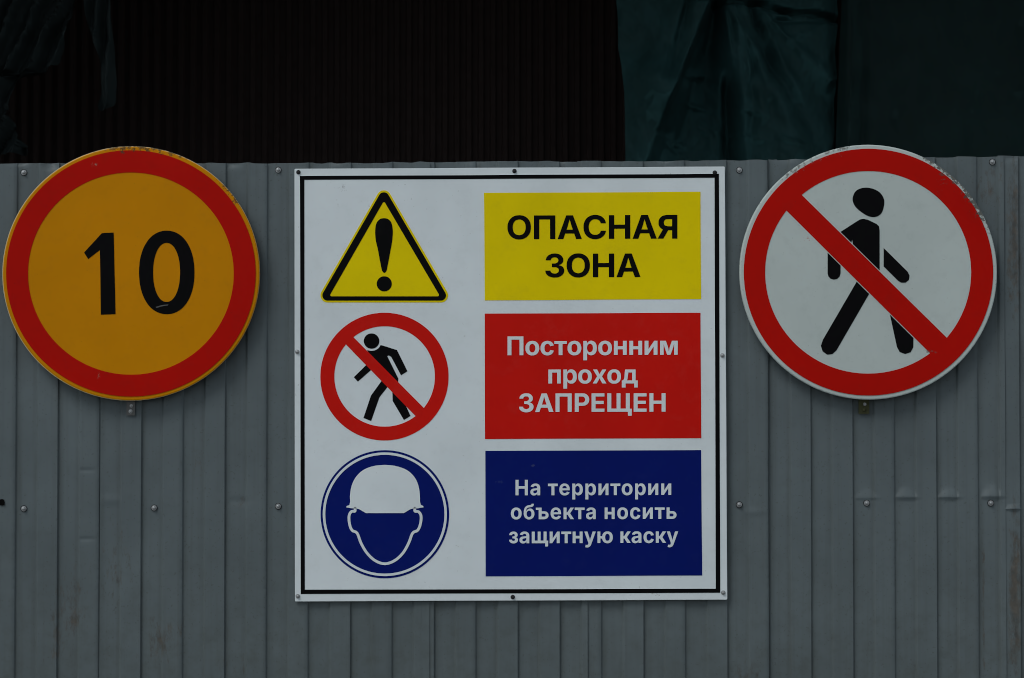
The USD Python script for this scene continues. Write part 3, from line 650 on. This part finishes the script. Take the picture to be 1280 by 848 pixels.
C7 = crop(360, 550, 280 / 1079)
k7 = 280 / 1079
cc7 = C7([(466.5, 358.5)])[0]
hel = part('helmet_circle', sheet(ellipse(*cc7, 309.5 * k7, 308.5 * k7), B1), 'board_blue', board)
part('white_ring', sheet(ellipse(*cc7, 299 * k7, 298 * k7).difference(ellipse(*cc7, 287 * k7, 286 * k7)), B2), 'board_white', hel)
dome7 = open_curve([(299, 300), (299, 262), (308, 217), (328, 178), (362, 146), (410, 127), (466, 121), (522, 127), (573, 146), (608, 178), (627, 217), (635, 262), (636, 300)])
hshape = Polygon(C7([(280, 325), (283, 319), (296, 314)] + [tuple(p) for p in dome7] + [(640, 313), (651, 319), (653, 325), (625, 330), (605, 331), (590, 334), (558, 353), (375, 353), (343, 334), (329, 331), (300, 329)]))
part('helmet', sheet(hshape, B2), 'board_white', hel)
faceline = open_curve(C7([(323, 331), (322, 344), (305, 346), (294, 368), (297, 408), (309, 436), (333, 450), (352, 498), (381, 546), (420, 582), (466, 597), (513, 582), (553, 546), (581, 498), (600, 450), (624, 436), (637, 408), (641, 368), (629, 347), (612, 344), (611, 331)]))
part('face_outline', sheet(LineString(faceline).buffer(6.5 * k7, 4), B2), 'board_white', hel)

def lettering(text, x0, x1, baseline0, baseline1, cap, narrow=1.0):
    """A line of text fitted between x0 and x1 (photograph pixels), its baseline running from baseline0 to baseline1."""
    s = cap / 1000.0
    polys, pen, ends = [], 0.0, []
    for ch in text:
        adv, shapes = GLYPHS[ch]
        for rings in shapes:
            polys.append((pen, len(ends), Polygon(rings[0], rings[1:])))
        ends.append(adv)
        pen += adv
    lo = min(a + q.bounds[0] for a, _, q in polys) * s * narrow
    hi = max(a + q.bounds[2] for a, _, q in polys) * s * narrow
    track = (x1 - x0 - (hi - lo)) / (len(text) - 1)
    words = [[] for _ in text.split()]
    for a, i, q in polys:
        dx = x0 - lo + a * s * narrow + i * track
        q = affinity.affine_transform(q, [s * narrow, 0, 0, -s, dx, 0])
        slope = (baseline1 - baseline0) / (x1 - x0)
        words[text[:i].count(' ')].append(affinity.affine_transform(q, [1, 0, slope, 1, 0, baseline0 - slope * x0]))
    return [union_all(w) for w in words]

def text_panel(name, quad, mat, ink, lines, label=None):
    p = part(name, sheet(Polygon(quad), B1), mat, board)
    for ln in lines:
        for w in lettering(*ln):
            part('lettering', sheet(w, B2, 0.0005), ink, p)
text_panel('yellow_panel', [(605.0, 241.4), (875.6, 240.0), (876.3, 374.0), (606.0, 375.8)], 'board_yellow', 'board_black',
           [('ОПАСНАЯ', 634.3, 846.6, 299.2, 298.4, 29.6, 1.06), ('ЗОНА', 681.6, 800.6, 346.8, 346.4, 29.4, 1.06)])
text_panel('red_panel', [(606.0, 392.2), (875.6, 391.2), (876.5, 547.9), (606.3, 549.0)], 'board_red', 'board_white',
           [('Посторонним', 634.4, 847.2, 444.2, 443.8, 23.4, 1.0), ('проход', 685.4, 797.2, 479.6, 479.5, 23.2, 1.0), ('ЗАПРЕЩЕН', 648.8, 832.0, 515.3, 514.9, 23.2, 1.03)])
text_panel('blue_panel', [(606.6, 563.9), (876.3, 562.8), (877.7, 719.6), (607.1, 720.7)], 'board_blue', 'board_white',
           [('На территории', 644.4, 839.0, 619.3, 619.0, 19.2, 0.95), ('объекта носить', 638.6, 845.6, 649.3, 648.9, 19.2, 0.95), ('защитную каску', 636.3, 847.8, 679.3, 678.8, 19.2, 0.95)])

for px, py, dark in [(373, 215.5, 1), (643, 214, 1), (893.5, 216, 1), (371.5, 440, 0), (903, 444.5, 0), (372.3, 745.5, 0), (641, 746.5, 1), (904, 741, 0)]:
    c = at(px, py, BOARD_Y)
    c[1] = BOARD_Y + 0.0003
    part('screw', screw_mesh(c, 0.0060, 0.0044, 0.003), 'dark_screw' if dark else 'screw_metal', board, smooth=30, label='black screw head' if dark else None)

# ------------------------------------------------------------------ dark building behind the fence
WALL_Y = 2.6
bld = thing('dark_building', (0, WALL_Y, 0), 'dark brown ribbed metal wall rising behind the fence', 'building')
rib = at(415, 100, WALL_Y)[0] - at(400, 100, WALL_Y)[0]
xs, ds = [], []
x = -7.0
while x < 7.0:
    for a, d in ((0, 0), (0.42, 0), (0.52, 1), (0.90, 1)):
        xs.append(x + a * rib); ds.append(d * 0.016)
    x += rib
xs, ds = np.array(xs), np.array(ds)
poly = Polygon(np.vstack([np.column_stack([xs, -ds]), [[xs[-1], 0.2], [xs[0], 0.2]]]))
m = trimesh.creation.extrude_polygon(poly, 6.0, engine='earcut')
m.apply_translation([0, WALL_Y, 0])
part('ribbed_cladding', m, 'dark_cladding', bld)
eave = trimesh.creation.box((14.0, 2.6, 0.08)); eave.apply_translation([0, WALL_Y - 1.15, 3.35])
part('eave', eave, 'dark_cladding', bld)

# ------------------------------------------------------------------ netting
def cloth(rows, ny, nx, y, fold, thick=0.002):
    """A hanging sheet: rows of (py, left px, right px); fold(px, py) says how far it bulges towards the street."""
    rows = np.array(rows, float)
    pys = np.linspace(rows[0, 0], rows[-1, 0], ny)
    L, R = np.interp(pys, rows[:, 0], rows[:, 1]), np.interp(pys, rows[:, 0], rows[:, 2])
    s = np.linspace(0, 1, nx)
    PX = L[:, None] + (R - L)[:, None] * s
    PY = np.repeat(pys[:, None], nx, 1)
    D = fold(PX, PY)
    P = np.array([[at(PX[a, b], PY[a, b], y) for b in range(nx)] for a in range(ny)])
    P[..., 1] -= D
    i = np.arange(ny * nx).reshape(ny, nx)
    f = np.vstack([np.column_stack([i[:-1, :-1].ravel(), i[1:, :-1].ravel(), i[1:, 1:].ravel()]), np.column_stack([i[:-1, :-1].ravel(), i[1:, 1:].ravel(), i[:-1, 1:].ravel()])])
    v = P.reshape(-1, 3)
    rim = np.concatenate([i[:-1, 0], i[-1, :-1], i[1:, -1][::-1], i[0, 1:][::-1]])
    nx2 = np.roll(rim, -1)
    o = len(v)
    side = np.vstack([np.column_stack([rim, rim + o, nx2 + o]), np.column_stack([rim, nx2 + o, nx2])])
    m = trimesh.Trimesh(np.vstack([v, v + [0, thick, 0]]), np.vstack([f, f[:, ::-1] + o, side]), process=False)
    if m.volume < 0:
        m.invert()
    return m

def ridge(PX, PY, a, b, w0, w1, amp):
    """A fold along the line a-b, w0 wide at a and w1 at b."""
    a, b = np.array(a, float), np.array(b, float)
    d = b - a
    t = ((PX - a[0]) * d[0] + (PY - a[1]) * d[1]) / (d @ d)
    w = w0 + (w1 - w0) * np.clip(t, 0, 1)
    u = ((PX - a[0]) * d[1] - (PY - a[1]) * d[0]) / np.hypot(*d)
    end = np.clip(-t, 0, None) + np.clip(t - 1, 0, None)
    return amp * np.exp(-(u / w) ** 2) * np.exp(-(end * 4) ** 2)

def flap(PX, PY, a, b, left, right, amp):
    """Cloth that swells towards the line a-b from the left and drops off sharply to its right."""
    a, b = np.array(a, float), np.array(b, float)
    d = b - a
    t = ((PX - a[0]) * d[0] + (PY - a[1]) * d[1]) / (d @ d)
    u = ((PX - a[0]) * d[1] - (PY - a[1]) * d[0]) / np.hypot(*d)
    end = np.clip(-t, 0, None) + np.clip(t - 1, 0, None)
    return amp * np.exp(-(u / np.where(u > 0, right, left)) ** 2) * np.exp(-(end * 4) ** 2)

def wob(PX, PY, s, seed, amp):
    return amp * (meshkit.fbm(np.stack([PX / s, PY / s * 0.6, np.full_like(PX, seed)], -1), 4, seed) - 0.5)

def fold_right(X, Y):
    d = wob(X, Y, 70, 1, 0.12) + wob(X, Y, 28, 12, 0.035) + wob(X, Y, 10, 2, 0.014)
    d += flap(X, Y, (890, -10), (838, 118), 50, 4, 0.16) + flap(X, Y, (838, 118), (800, 210), 60, 14, 0.08) + ridge(X, Y, (862, -10), (838, 90), 4, 9, -0.05)
    d += ridge(X, Y, (893, 20), (868, 220), 6, 36, -0.07)
    d += ridge(X, Y, (905, 4), (940, 120), 8, 26, 0.06) + ridge(X, Y, (925, 10), (990, 200), 10, 40, 0.05)
    d += ridge(X, Y, (912, 118), (918, 215), 7, 14, -0.11) + ridge(X, Y, (940, 18), (962, 80), 5, 10, -0.05)
    d += ridge(X, Y, (880, 9), (945, 5), 2.5, 2.5, -0.06) + ridge(X, Y, (945, 5), (985, 15), 2.5, 2.5, -0.06) + ridge(X, Y, (985, 15), (1048, 21), 2.5, 2.5, -0.06)
    d += ridge(X, Y, (980, 26), (1040, 24), 3, 3, -0.035)
    rng = np.random.default_rng(4)                   # creases running down from where the cloth is gathered
    for k in range(22):
        gx = rng.choice([886, 902, 915, 940])
        tx, ty = gx + rng.uniform(-85, 120), rng.uniform(60, 210)
        s0 = rng.uniform(0.15, 0.6)
        a = (gx + (tx - gx) * s0, 4 + (ty - 4) * s0)
        d += ridge(X, Y, a, (tx, ty), rng.uniform(2.5, 4.5), rng.uniform(7, 13), rng.uniform(-0.022, 0.028))
    for k in range(16):                              # short cross wrinkles
        x, y, l, t = rng.uniform(775, 1040), rng.uniform(5, 200), rng.uniform(10, 32), rng.uniform(-0.6, 0.6)
        d += ridge(X, Y, (x, y), (x + l * math.cos(t), y + l * math.sin(t)), 2.5, 3.0, rng.uniform(-0.015, 0.018))
    return d - 0.05 * np.clip((X - 1028) / 18, 0, 1) ** 2
net = obj('debris_netting', cloth([(-215, 768, 1052), (0, 770, 1049), (25, 772, 1050.5), (60, 772.5, 1047), (85, 776, 1049.5), (120, 779, 1046.5), (150, 780, 1048), (200, 781, 1044), (330, 782, 1042)], 190, 200, 1.5, fold_right), 'netting', smooth=True)
tag(net, 'dark teal netting with gathered folds, left of the flat hanging sheet', 'netting')
def fold_flat(X, Y):
    return wob(X, Y, 90, 5, 0.09) + wob(X, Y, 30, 15, 0.035) + wob(X, Y, 11, 6, 0.012) - 0.05 * np.clip((1062 - X) / 10, 0, 1) ** 2 + ridge(X, Y, (1062, -50), (1058, 330), 6, 6, 0.03) + ridge(X, Y, (1082, -50), (1078, 330), 4, 4, -0.02)
net2 = obj('debris_netting', cloth([(-215, 1056, 1700), (0, 1054, 1700), (200, 1047, 1700), (330, 1044, 1700)], 90, 130, 1.45, fold_flat), 'dark_netting', smooth=True)
tag(net2, 'flat dark green netting hanging behind the no pedestrians sign', 'netting')
def fold_left(X, Y):
    u = X + 0.45 * Y + wob(X, Y, 40, 3, 20)
    return 0.045 * np.sin(u * 2 * math.pi / 24) + 0.03 * np.sin(u * 2 * math.pi / 13 + 1) + wob(X, Y, 40, 7, 0.12) + wob(X, Y, 14, 8, 0.04)
net3 = obj('torn_netting', cloth([(-215, -300, 130), (0, -300, 94), (40, -300, 88), (80, -300, 72), (93, -300, 58), (98, -300, 24), (130, -300, 7), (165, -300, 20), (186, -300, 34), (193, -300, 30)], 110, 130, 1.5, fold_left), 'grey_netting', smooth=True)
tag(net3, 'torn dark netting bunched in diagonal folds above the speed sign', 'netting')
def fold_strip(X, Y):
    return 0.03 * np.sin((X + 0.05 * Y) * 2 * math.pi / 17) + wob(X, Y, 30, 9, 0.08) + wob(X, Y, 9, 10, 0.02)
net4 = obj('netting_strip', cloth([(-215, 98, 138), (0, 106, 140), (20, 108, 141), (40, 112, 141.5), (62, 122, 143), (80, 126, 143), (100, 126, 144), (118, 125, 143), (130, 121, 143), (135, 121, 137), (137, 122, 130)], 70, 40, 1.48, fold_strip), 'grey_netting', smooth=True)
tag(net4, 'narrow grey strip of netting hanging above the speed sign, right of the bunched folds', 'netting')
